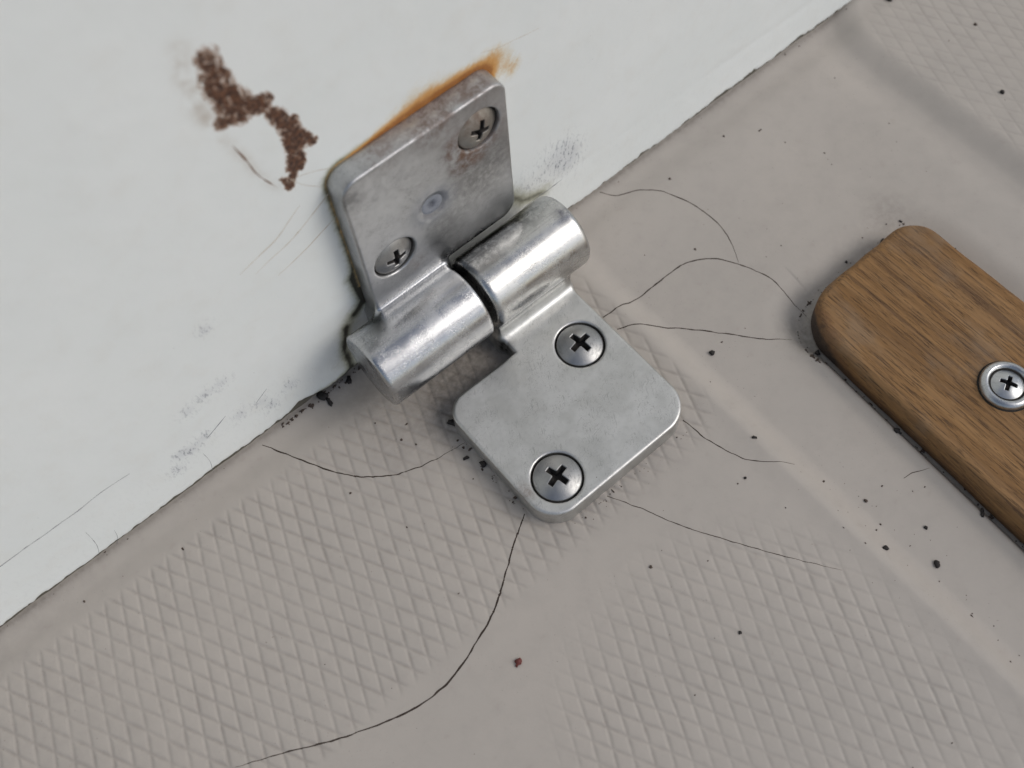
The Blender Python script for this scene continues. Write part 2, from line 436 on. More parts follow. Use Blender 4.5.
M_DARK = plain('dirt_gap_shade', (.018, .015, .012), .9)
M_PLUG = steel_material('bluish_plug_steel', (.30, .325, .38), (.42, .45, .52), .4, .5, dark=(((0, 0, .6), .3, 1.3, (.12, .13, .17), .85),))
M_CHROME = steel_material('bright_washer_steel', (.46, .47, .47), (.58, .59, .59), .26, .38)
M_CHROME_SCREW = steel_material('bright_screw_steel', (.44, .45, .45), (.55, .56, .56), .28, .4, cross=True)
M_CRACK = plain('crack_dirt', (.036, .023, .016), .85)
M_SCRATCH = plain('scratch_dirt', (.20, .205, .22), .8)
M_RUSTLINE = plain('rusty_scratch', (.52, .46, .38), .8)
M_STAINLINE = plain('brown_smear', (.20, .12, .08), .8)
M_SEAL = plain('old_sealant', (.10, .09, .07), .85)

# ------------------------------------------------------------------ the deck
def wood_dist(x, y):
    return rbox2(x - np.where(x < 80, .035 * (np.clip(y, -140, -40) + 85), 0), y, 65.0, 101.5, -400, -48.0, 9.0)

def deck_height(x, y):
    soft = sstep(-62, -45, y)
    h = -2.0 * sstep(41.2, 47.8, x + .25 * (fbm(x * .05, y * .05, 4) - .5)) * sstep(2, -26, y) * (1 - .55 * sstep(100, 128, x))
    h = h + .35 * np.exp(-((x - 42.3) / 3.0) ** 2) * sstep(-8, -34, y)
    d = wood_dist(x, y)
    left = x < 75
    w = np.where(left, 1.8 + 8 * soft, 9.0)
    h = h - 1.7 * sstep(1, 0, np.clip(d / w, 0, 1)) ** 1.3
    h = h + .5 * np.exp(-((x - 62.9 - .035 * (y + 85)) / 1.5) ** 2) * (1 - soft)
    dC = rbox2(x, y, 129.5, 600, -400, 4, 17)
    h = h + 1.6 * sstep(4, -3, dC) - .6 * np.exp(-((dC - 6) / 4.) ** 2)
    h = h + .25 * (fbm(x * .018 + 5, y * .018, 9) - .5)
    h = h - .55 * np.exp(-((y + 3.5) / 3.2) ** 2) * (x < 500)
    return h

def nonskid(x, y):
    wob = 1.2 * (fbm(x * .03, y * .03, 21) - .5)
    dA = rbox2(x + wob, y, -400, 41.3, -56.5, -8.3, 8)
    dB = rbox2(x + wob, y, -28, 38.5, -400, -66, 30)
    dC = rbox2(x, y, 130.5, 600, -400, -1, 16)
    m = np.maximum(sstep(1.2, -1.8, dA), np.maximum(sstep(4, -9, dB) * .78, .55 * sstep(1, -3, dC)))
    wx = x + .35 * (vnoise(x * .12, y * .12, 3) - .5); wy = y + .35 * (vnoise(x * .12, y * .12, 8) - .5)
    P = 3.36
    sx = np.where(y < -62, .46, .38); sy = np.where(y < -62, .54, .54)
    a = (wx - sx * wy) / P; b = (wx + sy * wy) / P
    la = np.abs(a - np.round(a)) * P; lb = np.abs(b - np.round(b)) * P
    wr = .27 + .12 * vnoise(x * .25, y * .25, 12)
    ga = np.exp(-(la / wr) ** 2); gb = np.exp(-(lb / wr) ** 2)
    st = .72 + .6 * (vnoise(x * .12, y * .12, 31) - .3) - .25 * sstep(.5, .8, fbm(x * .03, y * .03, 33))
    g = np.maximum(ga, gb) * m * st
    # the two sides of a groove are not alike: diamonds are slightly domed and tilted
    dome = (np.minimum(la, lb) / (P / 2)) * m * .05
    return g, dome, m

def axis_grid(lo, hi, s, far_lo, far_hi):
    core = np.arange(lo, hi + s, s)
    a = lo - np.geomspace(s, lo - far_lo, 18)[::-1]; b = core[-1] + np.geomspace(s, far_hi - core[-1], 18)
    return np.concatenate([a, core, b])

xs = axis_grid(-106, 172, .22, -700, 900)
ys = np.concatenate([axis_grid(-140, 2, .22, -900, 12)])
X, Y = np.meshgrid(xs, ys, indexing='ij')
G, dome, nm = nonskid(X, Y)
near = (sstep(-700, -200, X) > .5)
H = deck_height(X, Y) - .15 * G + dome
H = H - .5 * sstep(1.0, 3.0, Y)
grime_shade = .6 * np.exp(-np.clip(np.abs(Y + .1), 0, 50) / .8) * (.4 + .6 * fbm(X * .15, Y * .15, 44))
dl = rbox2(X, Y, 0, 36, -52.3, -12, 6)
grime_shade += .4 * sstep(1.5, 0, dl) * fbm(X * .2, Y * .2, 50) + .2 * sstep(8, 0, dl) * fbm(X * .1, Y * .1, 51)  # grime round the plate, with its contact shade painted in
grime_shade += .34 * sstep(14, 0, rbox2(X, Y, -8, 18, -19, 0, 6)) * (.3 + fbm(X * .12, Y * .12, 52)) * .9  # brownish grime plus painted shade under the left barrel
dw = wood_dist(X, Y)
grime_shade += .32 * sstep(1.6, -.6, dw - .4) * (.35 + .65 * fbm(X * .2, Y * .2, 53)) + .2 * sstep(9, 0, dw) * sstep(-62, -46, Y) * fbm(X * .08, Y * .08, 54)  # contact grime, with the recess shade round the strip painted in
for (cx, cy, r, a) in ((101, -44, 5, .28), (67, -52, 4, .35)):
    grime_shade += a * np.exp(-((X - cx) ** 2 + (Y - cy) ** 2) / r ** 2)  # shade of the hollow at the strip's end, painted as dark spots
grime_shade += .10 * sstep(-45, -110, X)  # light falloff towards the left, painted into the deck colour
V = np.stack([X, Y, H], -1).reshape(-1, 3)
deck = mesh_from('deck', V, grid_faces(len(xs), len(ys)), M_DECK, attrs={'groove': G.clip(0, 1), 'grime_shade': grime_shade.clip(0, 1)})
tag(deck, 'beige moulded deck with diamond non-skid panels and hairline cracks', kind='structure')

def zdeck(x, y):
    x = np.asarray(x, float); y = np.asarray(y, float)
    g, d, m = nonskid(x, y)
    return deck_height(x, y) - .15 * g + d

def resample(pts, step):
    P = np.array(pts, float)
    # Catmull-Rom through the points
    Q = np.vstack([2 * P[0] - P[1], P, 2 * P[-1] - P[-2]])
    out = []
    for i in range(1, len(Q) - 2):
        n = max(2, int(np.linalg.norm(Q[i + 1] - Q[i]) / step))
        t = np.arange(n)[:, None] / n
        a, b, c, d = Q[i - 1], Q[i], Q[i + 1], Q[i + 2]
        out.append(.5 * ((2 * b) + (-a + c) * t + (2 * a - 5 * b + 4 * c - d) * t * t + (-a + 3 * b - 3 * c + d) * t ** 3))
    out.append(P[-1:])
    return np.vstack(out)

def crack(pts, w, parent, seed, mat=M_CRACK, taper=(.8, 1.0, .6), jit=.11):
    """a narrow packed-dirt seam with a jagged course, standing a hair proud of the surface"""
    p = resample(pts, .35); n = len(p)
    r = np.random.default_rng(seed)
    t = np.gradient(p, axis=0); t /= np.linalg.norm(t, axis=1)[:, None] + 1e-9
    nr = np.stack([-t[:, 1], t[:, 0]], 1)
    s = np.arange(n) * .35
    off = jit * (vnoise(s * .6, s * 0 + seed, 5) - .5) * 2 + jit * .5 * (vnoise(s * 1.7, s * 0 + seed, 6) - .5)
    p = p + nr * off[:, None]
    u = np.linspace(0, 1, n)
    ww = w * np.interp(u, [0, .12, .5, .85, 1], [taper[0], 1, taper[1], taper[1] * .8, taper[2] * .4]) * (.65 + .7 * vnoise(s * 1.1, s * 0, seed + 9))
    V = []; 
    for k, hgt in ((-1, -.08), (0, .055), (1, -.08)):
        q = p + nr * (k * ww / 2)[:, None]
        z = zdeck(q[:, 0], q[:, 1]) + (hgt if k else .06)
        V.append(np.column_stack([q, z]))
    V = np.concatenate(V)
    F = []
    for r_ in (0, 1):
        a = np.arange(n - 1) + r_ * n
        F.append(np.stack([a, a + 1, a + 1 + n, a + n], 1))
    return mesh_from('crack', V, np.concatenate(F)[:, ::-1], mat, parent)

CW = [.50, .62, .56, .46, .36, .58, .72, .30]
for i, c in enumerate(CRACKS):
    crack(c, CW[i], deck, 11 + i)
# very fine short cracks crazed round the plate
for i in range(0):
    a = random.uniform(0, 1)
    side = random.choice('rrlb')
    if side == 'r': x, y, dx, dy = 37.5 + random.uniform(0, 2), random.uniform(-34, -16), random.uniform(1, 4), random.uniform(-3, 3)
    elif side == 'l': x, y, dx, dy = random.uniform(-8, 2), random.uniform(-34, -20), random.uniform(-3, 3), random.uniform(-3, 3)
    else: x, y, dx, dy = random.uniform(2, 34), -53.5 - random.uniform(0, 3), random.uniform(-1, 1), random.uniform(-4, -1)
    crack([(x, y), (x + dx * .5 + random.uniform(-.4, .4), y + dy * .5), (x + dx, y + dy)], .11, deck, 80 + i, jit=.1)

# ------------------------------------------------------------------ the white panel
def polydist(X, Y, pts):
    d = np.full(X.shape, 1e9)
    for (x0, y0), (x1, y1) in zip(pts[:-1], pts[1:]):
        vx, vy = x1 - x0, y1 - y0
        t = np.clip(((X - x0) * vx + (Y - y0) * vy) / (vx * vx + vy * vy + 1e-9), 0, 1)
        d = np.minimum(d, np.hypot(X - x0 - t * vx, Y - y0 - t * vy))
    return d

panel = empty('white_panel', (20, 0, 0))
tag(panel, 'white painted upright panel with chipped lower edge, rust and a brown smear', 'panel')
px = axis_grid(-110, 150, .4, -700, 900)
pz = np.concatenate([np.arange(0, 112, .4), np.geomspace(112, 420, 24)])
PX, PZ = np.meshgrid(px, pz, indexing='ij')
bot = .25 + 1.5 * fbm(PX * .11, PX * 0, 60, 4) ** 2 + .5 * np.maximum(0, vnoise(PX * .55, PX * 0, 61) - .62) / .38
bot = bot + 1.1 * np.exp(-((PX + 20) / 2.2) ** 2) + .35 * vnoise(PX * 1.3, PX * 0, 63) + .5 * (vnoise(PX * .33, PX * 0, 64) > .7) * vnoise(PX * 1.1, PX * 0, 65)
ZZ = np.where(PZ < 6, bot + PZ * (6 - bot) / 6, PZ)
w1 = .35 * (fbm(PX * .02, ZZ * .02, 70) - .5) - .05 * (fbm(PX * .5, ZZ * .5, 71) - .5)
crease = -.18 * np.exp(-((ZZ - (15.2 - .033 * PX - .0 * PX)) / 1.1) ** 2) * (.3 + .7 * sstep(.4, .6, fbm(PX * .03, PX * 0, 72)))
PY = -(w1) + -crease * .5
PY = PY - .8 * np.exp(-((PX + 11) / 4.0) ** 2 - ((ZZ - 3) / 9.) ** 2) - .10 * sstep(12, 0, ZZ)
PY = PY + .3 * np.exp(-(ZZ - bot) / .35)       # rounded lip
UX0, UX1, UZ0, UZ1 = -.2, 33.0, 21.6, 57.6
dU = rbox2(PX, ZZ, UX0, UX1, 18, UZ1, 3.5)
top = sstep(-5, 14, PX) * sstep(40, 56, ZZ)
rust = (1.0 * np.exp(-np.clip(dU, 0, 99) / (1.3 + 3.0 * np.exp(-((PX - 20) / 7.) ** 2))) * (dU > -2)) * sstep(2, 15, PX) * (1 - .5 * sstep(26, 32, PX)) * sstep(46, 56, ZZ)
rust += .55 * np.exp(-((PX - 34.0) / 5.0) ** 2 - ((ZZ - 57.5) / 4.0) ** 2) + .45 * np.exp(-((PX - 38.0) / 3.0) ** 2 - ((ZZ - 52.5) / 3.2) ** 2)
rust += .55 * np.exp(-np.clip(dU, 0, 99) / .9) * (ZZ > 24)
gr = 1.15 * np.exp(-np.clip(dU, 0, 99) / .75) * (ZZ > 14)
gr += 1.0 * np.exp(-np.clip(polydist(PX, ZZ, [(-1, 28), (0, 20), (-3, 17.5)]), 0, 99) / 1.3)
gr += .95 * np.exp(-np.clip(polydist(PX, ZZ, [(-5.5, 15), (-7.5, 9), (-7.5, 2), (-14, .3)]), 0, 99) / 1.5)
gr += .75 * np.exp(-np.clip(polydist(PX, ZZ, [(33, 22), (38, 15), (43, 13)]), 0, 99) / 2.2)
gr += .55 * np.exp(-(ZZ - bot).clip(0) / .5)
stain = np.zeros_like(PX)
for a, b, ra, rb, amt in ((0, 1, 2.0, 2.6, .75), (1, 2, 2.6, 3.2, .9), (2, 3, 3.0, 3.0, 1.0), (3, 4, 2.4, 2.0, .95), (4, 5, .9, .9, .5), (5, 6, 1.6, 2.0, 1.0), (6, 7, 2.2, 2.2, 1.05), (7, 8, 2.3, 2.0, 1.05), (8, 9, 1.6, .8, 1.0)):
    d = polydist(PX, ZZ, [STAIN[a], STAIN[b]])
    stain = np.maximum(stain, amt * (1 - sstep(.35, 1.35, d / ((ra + rb) / 2 * .86))))
for a, b, r_, amt in ((3, 10, 1.4, .9), (6, 11, .9, .95), (9, 12, .5, .8)):
    stain = np.maximum(stain, amt * (1 - sstep(.3, 1.5, polydist(PX, ZZ, [STAIN[a], STAIN[b]]) / r_)))
faint = .30 * np.exp(-(polydist(PX, ZZ, FAINT) / 1.0) ** 2) + .28 * np.exp(-(polydist(PX, ZZ, FAINT[:4]) / 1.6) ** 2)
scuff = 1.0 * np.exp(-((PX - 50) / 3.4) ** 2 - ((ZZ - 18.5) / 5.0) ** 2) + .5 * np.exp(-((PX - 46) / 4) ** 2 - ((ZZ - 21) / 5.) ** 2)
scuff += .45 * np.exp(-((PX - 38) / 7) ** 2 - ((ZZ - 17) / 5.) ** 2)
for (mx, mz) in MK:
    scuff += .7 * np.exp(-((PX - mx) ** 2 + (ZZ - mz) ** 2) / 1.8 ** 2)
scuff += .05 * sstep(30, 5, ZZ)
Vp = np.stack([PX, PY, ZZ], -1).reshape(-1, 3)
face = mesh_from('painted_face', Vp - np.array([20, 0, 0]), grid_faces(len(px), len(pz))[:, ::-1][:, [3, 2, 1, 0]], M_WALL, panel,
                 attrs={'rust': rust.clip(0, 1), 'grime_shade': gr.clip(0, 1), 'stain': stain.clip(0, 1), 'faint': faint.clip(0, 1), 'scuff': scuff.clip(0, 1)})
# thickness of the panel: lower lip going back, back and top
nX = len(px); lowv = Vp.reshape(nX, len(pz), 3)[:, 0]; topv = Vp.reshape(nX, len(pz), 3)[:, -1]
loop = [lowv, lowv + [0, 1.2, .05], lowv * [1, 0, 1] + [0, 14, .6], topv * [1, 0, 1] + [0, 14, 0], topv]
Vb = np.stack(loop, 1).reshape(-1, 3) - np.array([20, 0, 0])
mesh_from('panel_core', Vb, grid_faces(nX, 5)[:, ::-1], M_WALL, panel, attrs={'grime_shade': np.tile(np.array([.5, .9, 1, 0, 0]), nX)})
sb_x = np.arange(-110, 160, 1.5); n_ = len(sb_x)
sv = []
for yy, zz in ((.55, -.9), (.35, .35), (.9, .9), (2.5, 1.0)):
    sv.append(np.stack([sb_x, yy + .25 * vnoise(sb_x * .7, sb_x * 0, 81), zz + .25 * vnoise(sb_x * .9, sb_x * 0 + zz, 82)], 1))
sv = np.stack(sv, 1).reshape(-1, 3) - np.array([20, 0, 0])
mesh_from('sealant', sv, grid_faces(n_, 4), M_SEAL, panel)

def wall_y(x, z):
    i = np.clip(np.searchsorted(px, x), 1, len(px) - 1); j = np.clip(np.searchsorted(pz, z), 1, len(pz) - 1)
    return PY[i, j]

def wall_line(pts, w, mat, seed, name='scratch'):
    p = resample(pts, .5); n = len(p)
    t = np.gradient(p, axis=0); t /= np.linalg.norm(t, axis=1)[:, None] + 1e-9
    nr = np.stack([-t[:, 1], t[:, 0]], 1)
    s = np.arange(n) * .5
    p = p + nr * (.25 * (vnoise(s * .3, s * 0 + seed, 3) - .5))[:, None]
    u = np.linspace(0, 1, n)
    ww = w * np.interp(u, [0, .2, .8, 1], [.2, 1, .9, .1]) * (.35 + 1.1 * vnoise(s * .9, s * 0, seed + 4))
    V = []
    for k in (-1, 0, 1):
        q = p + nr * (k * ww / 2)[:, None]
        V.append(np.column_stack([q[:, 0] - 20, wall_y(q[:, 0], q[:, 1]) - (.045 if k == 0 else -.01), q[:, 1]]))
    V = np.concatenate(V); F = []
    for r_ in (0, 1):
        a = np.arange(n - 1) + r_ * n
        F.append(np.stack([a, a + 1, a + 1 + n, a + n], 1))
    return mesh_from(name, V, np.concatenate(F), mat, panel)

wall_line([(-100, 18.6)] + CREASE, .28, M_SCRATCH, 1)
wall_line(FAINT[4:], .30, M_STAINLINE, 51, 'smear_line')
wall_line([(-5.5, 61.5), (-3.5, 58), (-1, 55.2)], .16, M_RUSTLINE, 52)
wall_line(CREASE2, .35, M_SCRATCH, 2)
for k, l_ in enumerate((LINES, L2, L3)): wall_line(l_, .24, M_RUSTLINE, 5 + k)
wall_line([(2.0, 57.5), (-3, 60), (-5.5, 60.5)], .12, M_RUSTLINE, 9)
for k in range(0, 6, 2): wall_line([HAIRS[k], ((HAIRS[k][0] + HAIRS[k + 1][0]) / 2 + .4, (HAIRS[k][1] + HAIRS[k + 1][1]) / 2), HAIRS[k + 1]], .12, M_SCRATCH, 20 + k)
wall_line([(31.8, 60.5), (36, 59), (44, 57.5)], .12, M_RUSTLINE, 31)
wall_line([(-38, 12.2), (-35.5, 13.5), (-33, 14.8)], .3, M_SCRATCH, 33)
wall_line([(-27, 12), (-24, 14)], .2, M_SCRATCH, 34)

# ------------------------------------------------------------------ the hinge
BO, BU, BR = 15.65, 10.9, 7.8        # barrel: height over the deck, distance from the panel, radius
GAP0, GAP1 = 15.5, 16.9
HOLES_LOW = [(28.7, -27.7), (7.2, -45.7)]
HOLES_UP = [(6.1, 32.6), (26.8, 49.9)]

def lower_leaf(x, y, z):
    plate = extrude(rbox2(x, y, 0, 36, -52.3, -20.6, (6, 6.5, 1, 4.5)), z, -.6, 4.95, .5)
    arm = extrude(rbox2(x, y, 18.0, 36, -34, -9, .6), z, -.6, 4.95, .55)
    d = np.minimum(plate, arm)
    neck = extrude(rbox2(y, z, -16.4, -7, -.6, 14, .5), x, 17.6, 36.4, .5)
    bar = extrude(np.hypot(y + BU, z - BO) - BR, x, GAP1, 39.9, 1.3)
    d2 = smin(neck, bar, 1.6)
    d = smin(d, d2, 2.2)
    for (hx, hy) in HOLES_LOW:
        r = np.hypot(x - hx, y - hy)
        d = smax(d, -np.maximum(r - 4.95, 3.0 - z), .25)
    return d

def upper_leaf(x, y, z):
    # the right-hand side leans in a little towards the top
    o = -y
    plate = extrude(rbox2(x, z, -.2, 33.0, 21.7, 57.6, (1, 3.5, 3.0, 3.4)), o, -.2, 4.45, .42)
    arm = extrude(rbox2(x, z, -.2, 16.6, 12, 34, .6), o, -.2, 4.45, .42)
    d = np.minimum(plate, arm)
    neck = extrude(rbox2(o, z, -.2, 9, 10, 16.6, .5), x, -.4, GAP0, .5)
    bar = extrude(np.hypot(y + BU, z - BO) - BR, x, -7.7, GAP0, .7)
    d2 = smin(neck, bar, 1.6)
    d = smin(d, d2, 2.8)
    for (hx, hz) in HOLES_UP:
        r = np.hypot(x - hx, z - hz)
        d = smax(d, -np.maximum(r - 4.42, 3.2 - o), .25)
    r = np.hypot(x - 15.5, z - 39.2)
    dim = np.hypot(r, (o - 8.6)) - 5.0
    d = smax(d, -dim, .5)
    return d

hinge = empty('hinge', (17, -11, 0))
tag(hinge, 'worn cast steel hinge screwed to the beige deck and the white panel', 'hinge')
O = np.array([17, -11, 0])
V, F = surface_nets(lower_leaf, (-1.2, -53.6, -1.6), (41.2, -1.8, 24.8), .30)
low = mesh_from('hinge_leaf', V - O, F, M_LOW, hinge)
low['label'] = 'pale brushed leaf lying flat on the deck with the right knuckle'
V, F = surface_nets(upper_leaf, (-9.0, -19.9, 6.0), (34.2, 1.2, 58.9), .30)
up = mesh_from('hinge_leaf', V - O, F, M_UP, hinge)
up['label'] = 'darker rust-stained leaf standing on the white panel with the left knuckle'
pin_a = np.linspace(0, 2 * math.pi, 33)[:-1]
Vp_ = np.concatenate([np.stack([np.full(32, xx), -BU + 4.2 * np.cos(pin_a), BO + 4.2 * np.sin(pin_a)], 1) for xx in (GAP0 - 1, GAP1 + 1)]) - O
mesh_from('pin', Vp_, np.array([[i, (i + 1) % 32, 32 + (i + 1) % 32, 32 + i] for i in range(32)]), M_DARK, hinge)  # shade inside the knuckle gap is put into the pin's near-black colour

# ---- cross-head screws
def screw_sdf(x, y, z):
    r = np.hypot(x, y)
    Rs = 8.2
    head = smax(np.sqrt(x * x + y * y + (z + Rs - 1.35) ** 2) - Rs, np.maximum(r - 4.6, -z - 2.0), .25)
    dep = np.clip(1.3 - z, 0, 3)
    L = 2.45 - .45 * dep; wd = .58 - .10 * dep
    arm1 = np.maximum(np.abs(x) - L, np.abs(y) - wd)
    arm2 = np.maximum(np.abs(y) - L, np.abs(x) - wd)
    core = (np.abs(x) + np.abs(y)) * .7071 - .95 + .12 * dep
    cut = np.maximum(np.minimum(np.minimum(arm1, arm2), core), -.70 - z)
    return smax(head, -cut, .14)
SV, SF = surface_nets(screw_sdf, (-5, -5, -2.2), (5, 5, 1.8), .11)
def recess_mesh(parent):
    a = [(-2.0, -.55), (2.0, .55)]
    V = [(-1.6, -.45, 0), (1.6, -.45, 0), (1.6, .45, 0), (-1.6, .45, 0), (-.45, -1.6, .02), (.45, -1.6, .02), (.45, 1.6, .02), (-.45, 1.6, .02)]
    V = [(x, y, z - .70) for x, y, z in V]
    return V, [(0, 1, 2, 3), (4, 5, 6, 7)]

screw0 = None
def place_screw(parent, M, mat, label=None):
    global screw0
    if screw0 is None or mat not in (screw0.data.materials[0],):
        if screw0 is None:
            o = mesh_from('screw', SV, SF, mat, parent); screw0 = o
        else:
            o = screw0.copy(); o.data = screw0.data.copy(); o.data.materials[0] = mat; o.parent = parent; col.objects.link(o)
    else:
        o = screw0.copy(); o.parent = parent; col.objects.link(o)
    o.matrix_local = M
    if label: o['label'] = label
    # the dark bottom of the cross is set in the material
    return o

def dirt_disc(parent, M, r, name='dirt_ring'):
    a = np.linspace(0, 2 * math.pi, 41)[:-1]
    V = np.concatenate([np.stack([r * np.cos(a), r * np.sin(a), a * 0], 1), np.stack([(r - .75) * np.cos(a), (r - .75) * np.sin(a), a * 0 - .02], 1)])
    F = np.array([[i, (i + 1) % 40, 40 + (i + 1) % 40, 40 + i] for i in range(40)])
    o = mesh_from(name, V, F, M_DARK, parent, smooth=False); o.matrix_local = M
    return o

def basis(origin, ex, ez, spin, s=1.0):
    ez = Vector(ez).normalized(); ex = Vector(ex); ex = (ex - ez * ex.dot(ez)).normalized(); ey = ez.cross(ex)
    R = Matrix((ex, ey, ez)).transposed().to_4x4()
    return Matrix.Translation((Vector(origin)) * MM) @ R @ Matrix.Rotation(math.radians(spin), 4, 'Z') @ Matrix.Scale(s, 4)

Ov = Vector(O)
for (x, y), sp, til in zip(HOLES_LOW, (8, 14), ((.02, -.03, 1), (-.02, 0, 1))):
    place_screw(low, basis(Vector((x, y, 4.75)) - Ov, (1, 0, 0), til, sp), M_SCREW)
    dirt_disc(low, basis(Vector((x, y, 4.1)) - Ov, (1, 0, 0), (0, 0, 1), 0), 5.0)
for (x, z), sp, mt, dd in zip(HOLES_UP, (-8, -22), (M_SCREW, M_SCREW_RUST), (0, 0)):
    place_screw(up, basis(Vector((x, -3.85, z)) - Ov, (1, 0, 0), (.04, -1, .04), sp, .89), mt)
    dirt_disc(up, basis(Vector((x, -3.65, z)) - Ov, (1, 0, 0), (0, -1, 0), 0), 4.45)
# dimple with a pin head between the two upper screws
dv = []
a = np.linspace(0, 2 * math.pi, 37)[:-1]
rings = [(2.75, -.5), (2.72, .52), (2.55, .62), (1.6, .66), (.8, .60), (.3, .50), (.05, .46)]
for r_, h_ in rings: dv.append(np.stack([r_ * np.cos(a), r_ * np.sin(a), a * 0 + h_], 1))
dv = np.concatenate(dv)
df = np.concatenate([[[k * 36 + i, k * 36 + (i + 1) % 36, (k + 1) * 36 + (i + 1) % 36, (k + 1) * 36 + i] for i in range(36)] for k in range(len(rings) - 1)])
o = mesh_from('plug', dv, df, M_PLUG, up); o.matrix_local = basis(Vector((15.5, -3.45, 39.2)) - Ov, (1, 0, 0), (0, -1, 0), 0)

# ------------------------------------------------------------------ the wooden strip
WX0, WX1, WY1, WZT, WZB = 66.2, 101.2, -49.4, 3.4, -3.4
def wood_outline(inset, n=14):
    pts = []
    def arc(cx, cy, r, a0, a1, k):
        for t in np.linspace(a0, a1, k):
            pts.append((cx + r * math.cos(t), cy + r * math.sin(t)))
    rl, rr_ = 9.5, 6.5
    i = inset
    pts.append((WX0 + i, -320 + i))
    for yy in np.linspace(-300, WY1 - rl - 1, 90): pts.append((WX0 + i, yy))
    arc(WX0 + rl, WY1 - rl, rl - i, math.pi, math.pi / 2, n)
    for xx in np.linspace(WX0 + rl + 1, WX1 - rr_ - 1, 14): pts.append((xx, WY1 - i))
    arc(WX1 - rr_, WY1 - rr_, rr_ - i, math.pi / 2, 0, n)
    for yy in np.linspace(WY1 - rr_ - 1, -300, 90): pts.append((WX1 - i, yy))
    pts.append((WX1 - i, -320 + i))
    return np.array(pts)
prof = [(0.3, WZB), (0, WZB + 1.0), (0, WZT - 1.9)]
for t in np.linspace(0, math.pi / 2, 9)[1:]: prof.append((1.9 * (1 - math.cos(t)) * .95, WZT - 1.9 + 1.9 * math.sin(t)))
ringsV = []; gv = []
for ins, z in prof:
    q = wood_outline(ins)
    q[:, 0] += np.where(q[:, 0] < 80, .035 * (np.clip(q[:, 1], -140, -40) + 85), 0) - .9 * (q[:, 0] < 80)
    wig = .22 * (vnoise(q[:, 0] * .3, q[:, 1] * .3, 90) - .5)
    ringsV.append(np.column_stack([q[:, 0] + wig, q[:, 1] + wig, np.full(len(q), z)]))
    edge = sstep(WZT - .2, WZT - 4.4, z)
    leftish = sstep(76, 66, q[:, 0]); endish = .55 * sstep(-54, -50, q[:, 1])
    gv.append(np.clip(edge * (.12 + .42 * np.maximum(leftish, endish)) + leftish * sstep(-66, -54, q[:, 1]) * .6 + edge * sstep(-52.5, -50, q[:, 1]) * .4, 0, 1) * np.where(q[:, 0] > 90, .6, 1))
nR = len(ringsV[0])
Vw = np.concatenate(ringsV); gw = np.concatenate(gv)
Fw = []
for k in range(len(prof) - 1):
    for i in range(nR):
        j = (i + 1) % nR
        Fw.append((k * nR + i, k * nR + j, (k + 1) * nR + j, (k + 1) * nR + i))
# top: strips between the left and right flank
Fw.append(tuple(range((len(prof) - 1) * nR, len(prof) * nR)))
WO = np.array([82, -90, 0])
wood = empty('wooden_strip', WO)
tag(wood, 'brown teak strip with a rounded end screwed down on the beige deck', 'wooden strip')
wb = mesh_from('strip_body', Vw - WO, [f[::-1] for f in Fw], M_WOOD, wood, attrs={'grime_shade': gw})
WS = Vector((83.4, -87.0, WZT)) - Vector(WO)
def lathe(name, prof, mat, parent, M, n=56):
    a = np.linspace(0, 2 * math.pi, n + 1)[:-1]
    V = np.concatenate([np.stack([r * np.cos(a), r * np.sin(a), a * 0 + z], 1) for r, z in prof])
    F = np.concatenate([[[k * n + i, k * n + (i + 1) % n, (k + 1) * n + (i + 1) % n, (k + 1) * n + i] for i in range(n)] for k in range(len(prof) - 1)])
    o = mesh_from(name, V, F, mat, parent); o.matrix_local = M
    return o
lathe('cup_washer', [(5.1, -.6), (5.1, .2), (4.95, .75), (4.6, 1.15), (4.1, 1.35), (3.75, 1.25), (3.45, .9), (3.3, -.3)], M_CHROME, wood, basis(WS, (1, 0, 0), (0, 0, 1), 0))
lathe('dirt_ring', [(5.4, -.02), (5.3, .06), (5.0, .10), (4.9, -.1)], M_DARK, wood, basis(WS, (1, 0, 0), (0, 0, 1), 0))
place_screw(wood, basis(WS + Vector((0, 0, .62)), (1, 0, 0), (0, 0, 1), 25, .70), M_CHROME_SCREW)
lathe('dirt_ring', [(3.6, .80), (3.1, .76)], M_DARK, wood, basis(WS, (1, 0, 0), (0, 0, 1), 0))

# ------------------------------------------------------------------ dirt
def crumb_mesh(r, seed, flat=.55, sx=1.0):
    bm = bmesh.new(); bmesh.ops.create_icosphere(bm, subdivisions=2, radius=1.0)
    rr = random.Random(seed)
    ph = [rr.uniform(0, 6.28) for _ in range(6)]
    for v in bm.verts:
        c = v.co
        k = 1 + .22 * math.sin(3 * c.x + ph[0]) + .2 * math.sin(4 * c.y + ph[1]) + .16 * math.sin(7 * c.z + 5 * c.x + ph[2]) + rr.uniform(-.1, .1)
        v.co = Vector((c.x * k * sx, c.y * k / sx, c.z * k * flat)) * r
    V = [tuple(v.co) for v in bm.verts]; F = [tuple(v.index for v in f.verts) for f in bm.faces]
    bm.free(); return np.array(V), F

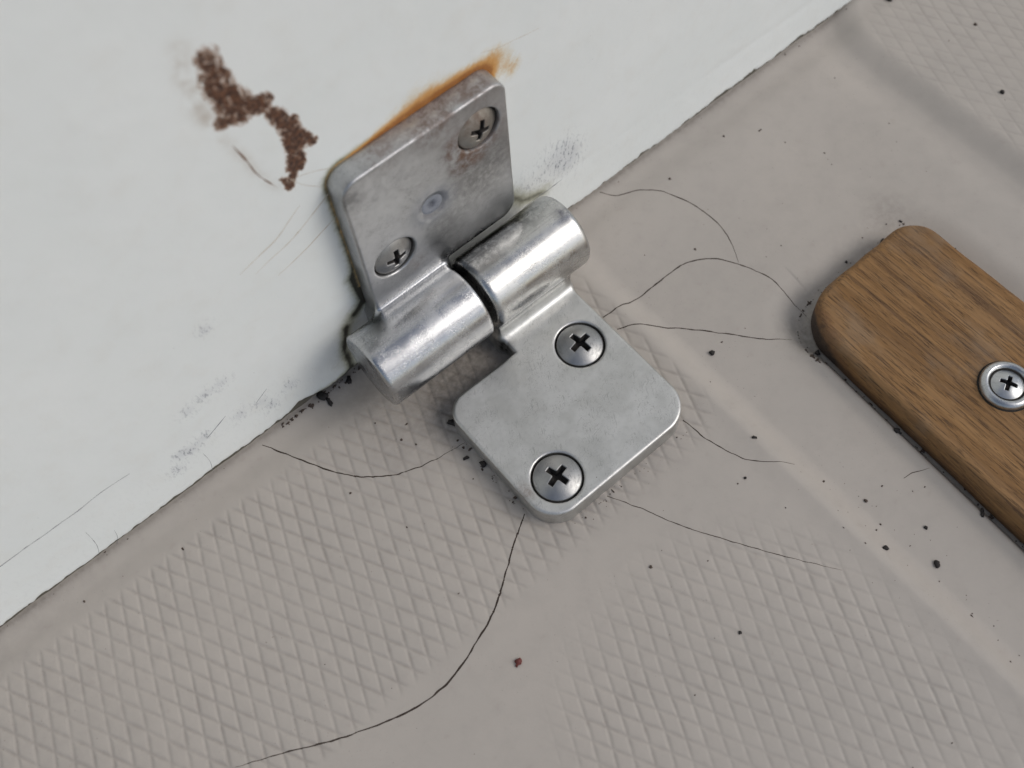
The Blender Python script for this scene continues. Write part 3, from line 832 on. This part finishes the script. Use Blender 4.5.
M_CR = plain('black_grit', (.022, .018, .016), .8); M_CRB = plain('brown_grit', (.07, .05, .038), .85); M_RED = plain('red_flake', (.13, .028, .022), .6)
CL = [
 ('large black grit crumb on smooth deck right of the hinge', .62, M_CR),
 ('dark red paint flake on the smooth deck below the hinge', .70, M_RED),
 ('bigger clump of black dirt at the panel foot left of the barrel', .95, M_CR),
 ('smaller clump of black dirt beside the bigger one at the panel foot', .65, M_CR),
 ('black dirt lump at the panel foot touching the left barrel end', .75, M_CR),
 ('black dirt lump against the left rounded corner of the lower leaf', .75, M_CR),
 ('black dirt lump against the lower left edge of the lower leaf', .75, M_CR),
 ('small black crumb just off the lower left edge of the lower leaf', .45, M_CR),
 ('largest black crumb between the non-skid and the wooden strip', .60, M_CR),
 ('second largest black crumb beside the ridge near the wooden strip', .50, M_CR),
 ('small black crumb above the largest one near the wooden strip', .34, M_CR),
 ('small brown crumb on the deck alone towards the wooden strip', .32, M_CRB),
 ('small black crumb at the ridge end right of the hinge', .38, M_CR),
 ('tiny black crumb below the short crack right of the hinge', .30, M_CR),
 ('black crumb in the diamond non-skid at bottom right', .33, M_CR),
 ('brown crumb on smooth deck above the bottom right non-skid', .30, M_CRB),
 ('black crumb at the top frame edge beside the far non-skid', .80, M_CR),
 ('black crumb sitting in the middle of the far non-skid', .55, M_CR),
 ('small brown crumb near the rim of the far non-skid', .42, M_CRB),
 ('black crumb touching the rounded end of the wooden strip', .55, M_CR),
 ('black crumb on the smooth deck above the wooden strip end', .30, M_CR),
 ('small black crumb left of the rounded wooden strip end', .32, M_CR),
 ('black crumb on the far long side of the wooden strip', .38, M_CR),
 ('black dirt lump under the left corner of the wooden strip', .60, M_CR),
 ('black dirt lump midway along the near edge of the wooden strip', .70, M_CR),
 ('black dirt lump by the near edge of the strip at the right frame side', .60, M_CR),
]
for i, ((x, y), (lb, r, mt)) in enumerate(zip(CRUMBS, CL)):
    Vc, Fc = crumb_mesh(r, 200 + i, .6, random.uniform(.8, 1.25))
    if i in (2, 3, 4): y -= .9
    z = float(zdeck(np.array([x]), np.array([y]))[0])
    o = mesh_from('dirt_crumb', Vc, Fc, mt)
    o.location = Vector((x, y, z + r * .35)) * MM
    o.rotation_euler = (0, 0, random.uniform(0, 6))
    tag(o, lb, 'dirt crumb', 'dirt crumbs scattered on the deck')

Vs, Fs, base = [], [], 0
def spray(n, fx, rlo, rhi):
    global base
    for _ in range(n):
        x, y = fx()
        r = rlo * (rhi / rlo) ** (random.random() ** 2.2)
        v, f = crumb_mesh(r, random.randrange(10 ** 6), .5, random.uniform(.7, 1.4))
        z = float(zdeck(np.array([x]), np.array([y]))[0])
        Vs.append(v + np.array([x, y, z + r * .25]))
        Fs.extend([tuple(k + base for k in q) for q in f]); base += len(v)
spray(85, lambda: (random.uniform(-95, 62), random.uniform(-135, -4)), .05, .26)
spray(40, lambda: (random.uniform(50, 150), random.uniform(-46, -4)), .06, .28)
spray(24, lambda: (random.gauss(5, 9), random.gauss(-21, 6)), .06, .28)
spray(40, lambda: (random.gauss(47, 7), random.gauss(-90, 14)), .06, .24)
spray(50, lambda: (64.9 + random.gauss(0, .45), random.uniform(-140, -54)), .12, .5)
spray(34, lambda: ((lambda a: (74 + 10.3 * math.cos(a), -58.5 + 10.3 * math.sin(a)))(random.uniform(1.5, 3.3))), .1, .42)
spray(26, lambda: (random.uniform(76, 102), -48.2 + random.gauss(0, .6)), .08, .3)
spray(45, lambda: (random.uniform(-26, -4), -.6 + random.gauss(0, .35)), .1, .4)
spray(40, lambda: (random.uniform(-100, 140), -.5 + random.gauss(0, .3)), .06, .26)
spray(22, lambda: (random.choice([random.uniform(-1.4, -.2)]), random.uniform(-46, -24)), .08, .35)
spray(22, lambda: (random.uniform(4, 34), -53 - abs(random.gauss(0, .6))), .07, .28)
sp = mesh_from('grit', np.concatenate(Vs), Fs, M_CRB)
tag(sp, 'fine dark grit sprinkled over the deck and packed along edges', 'grit', kind='stuff')
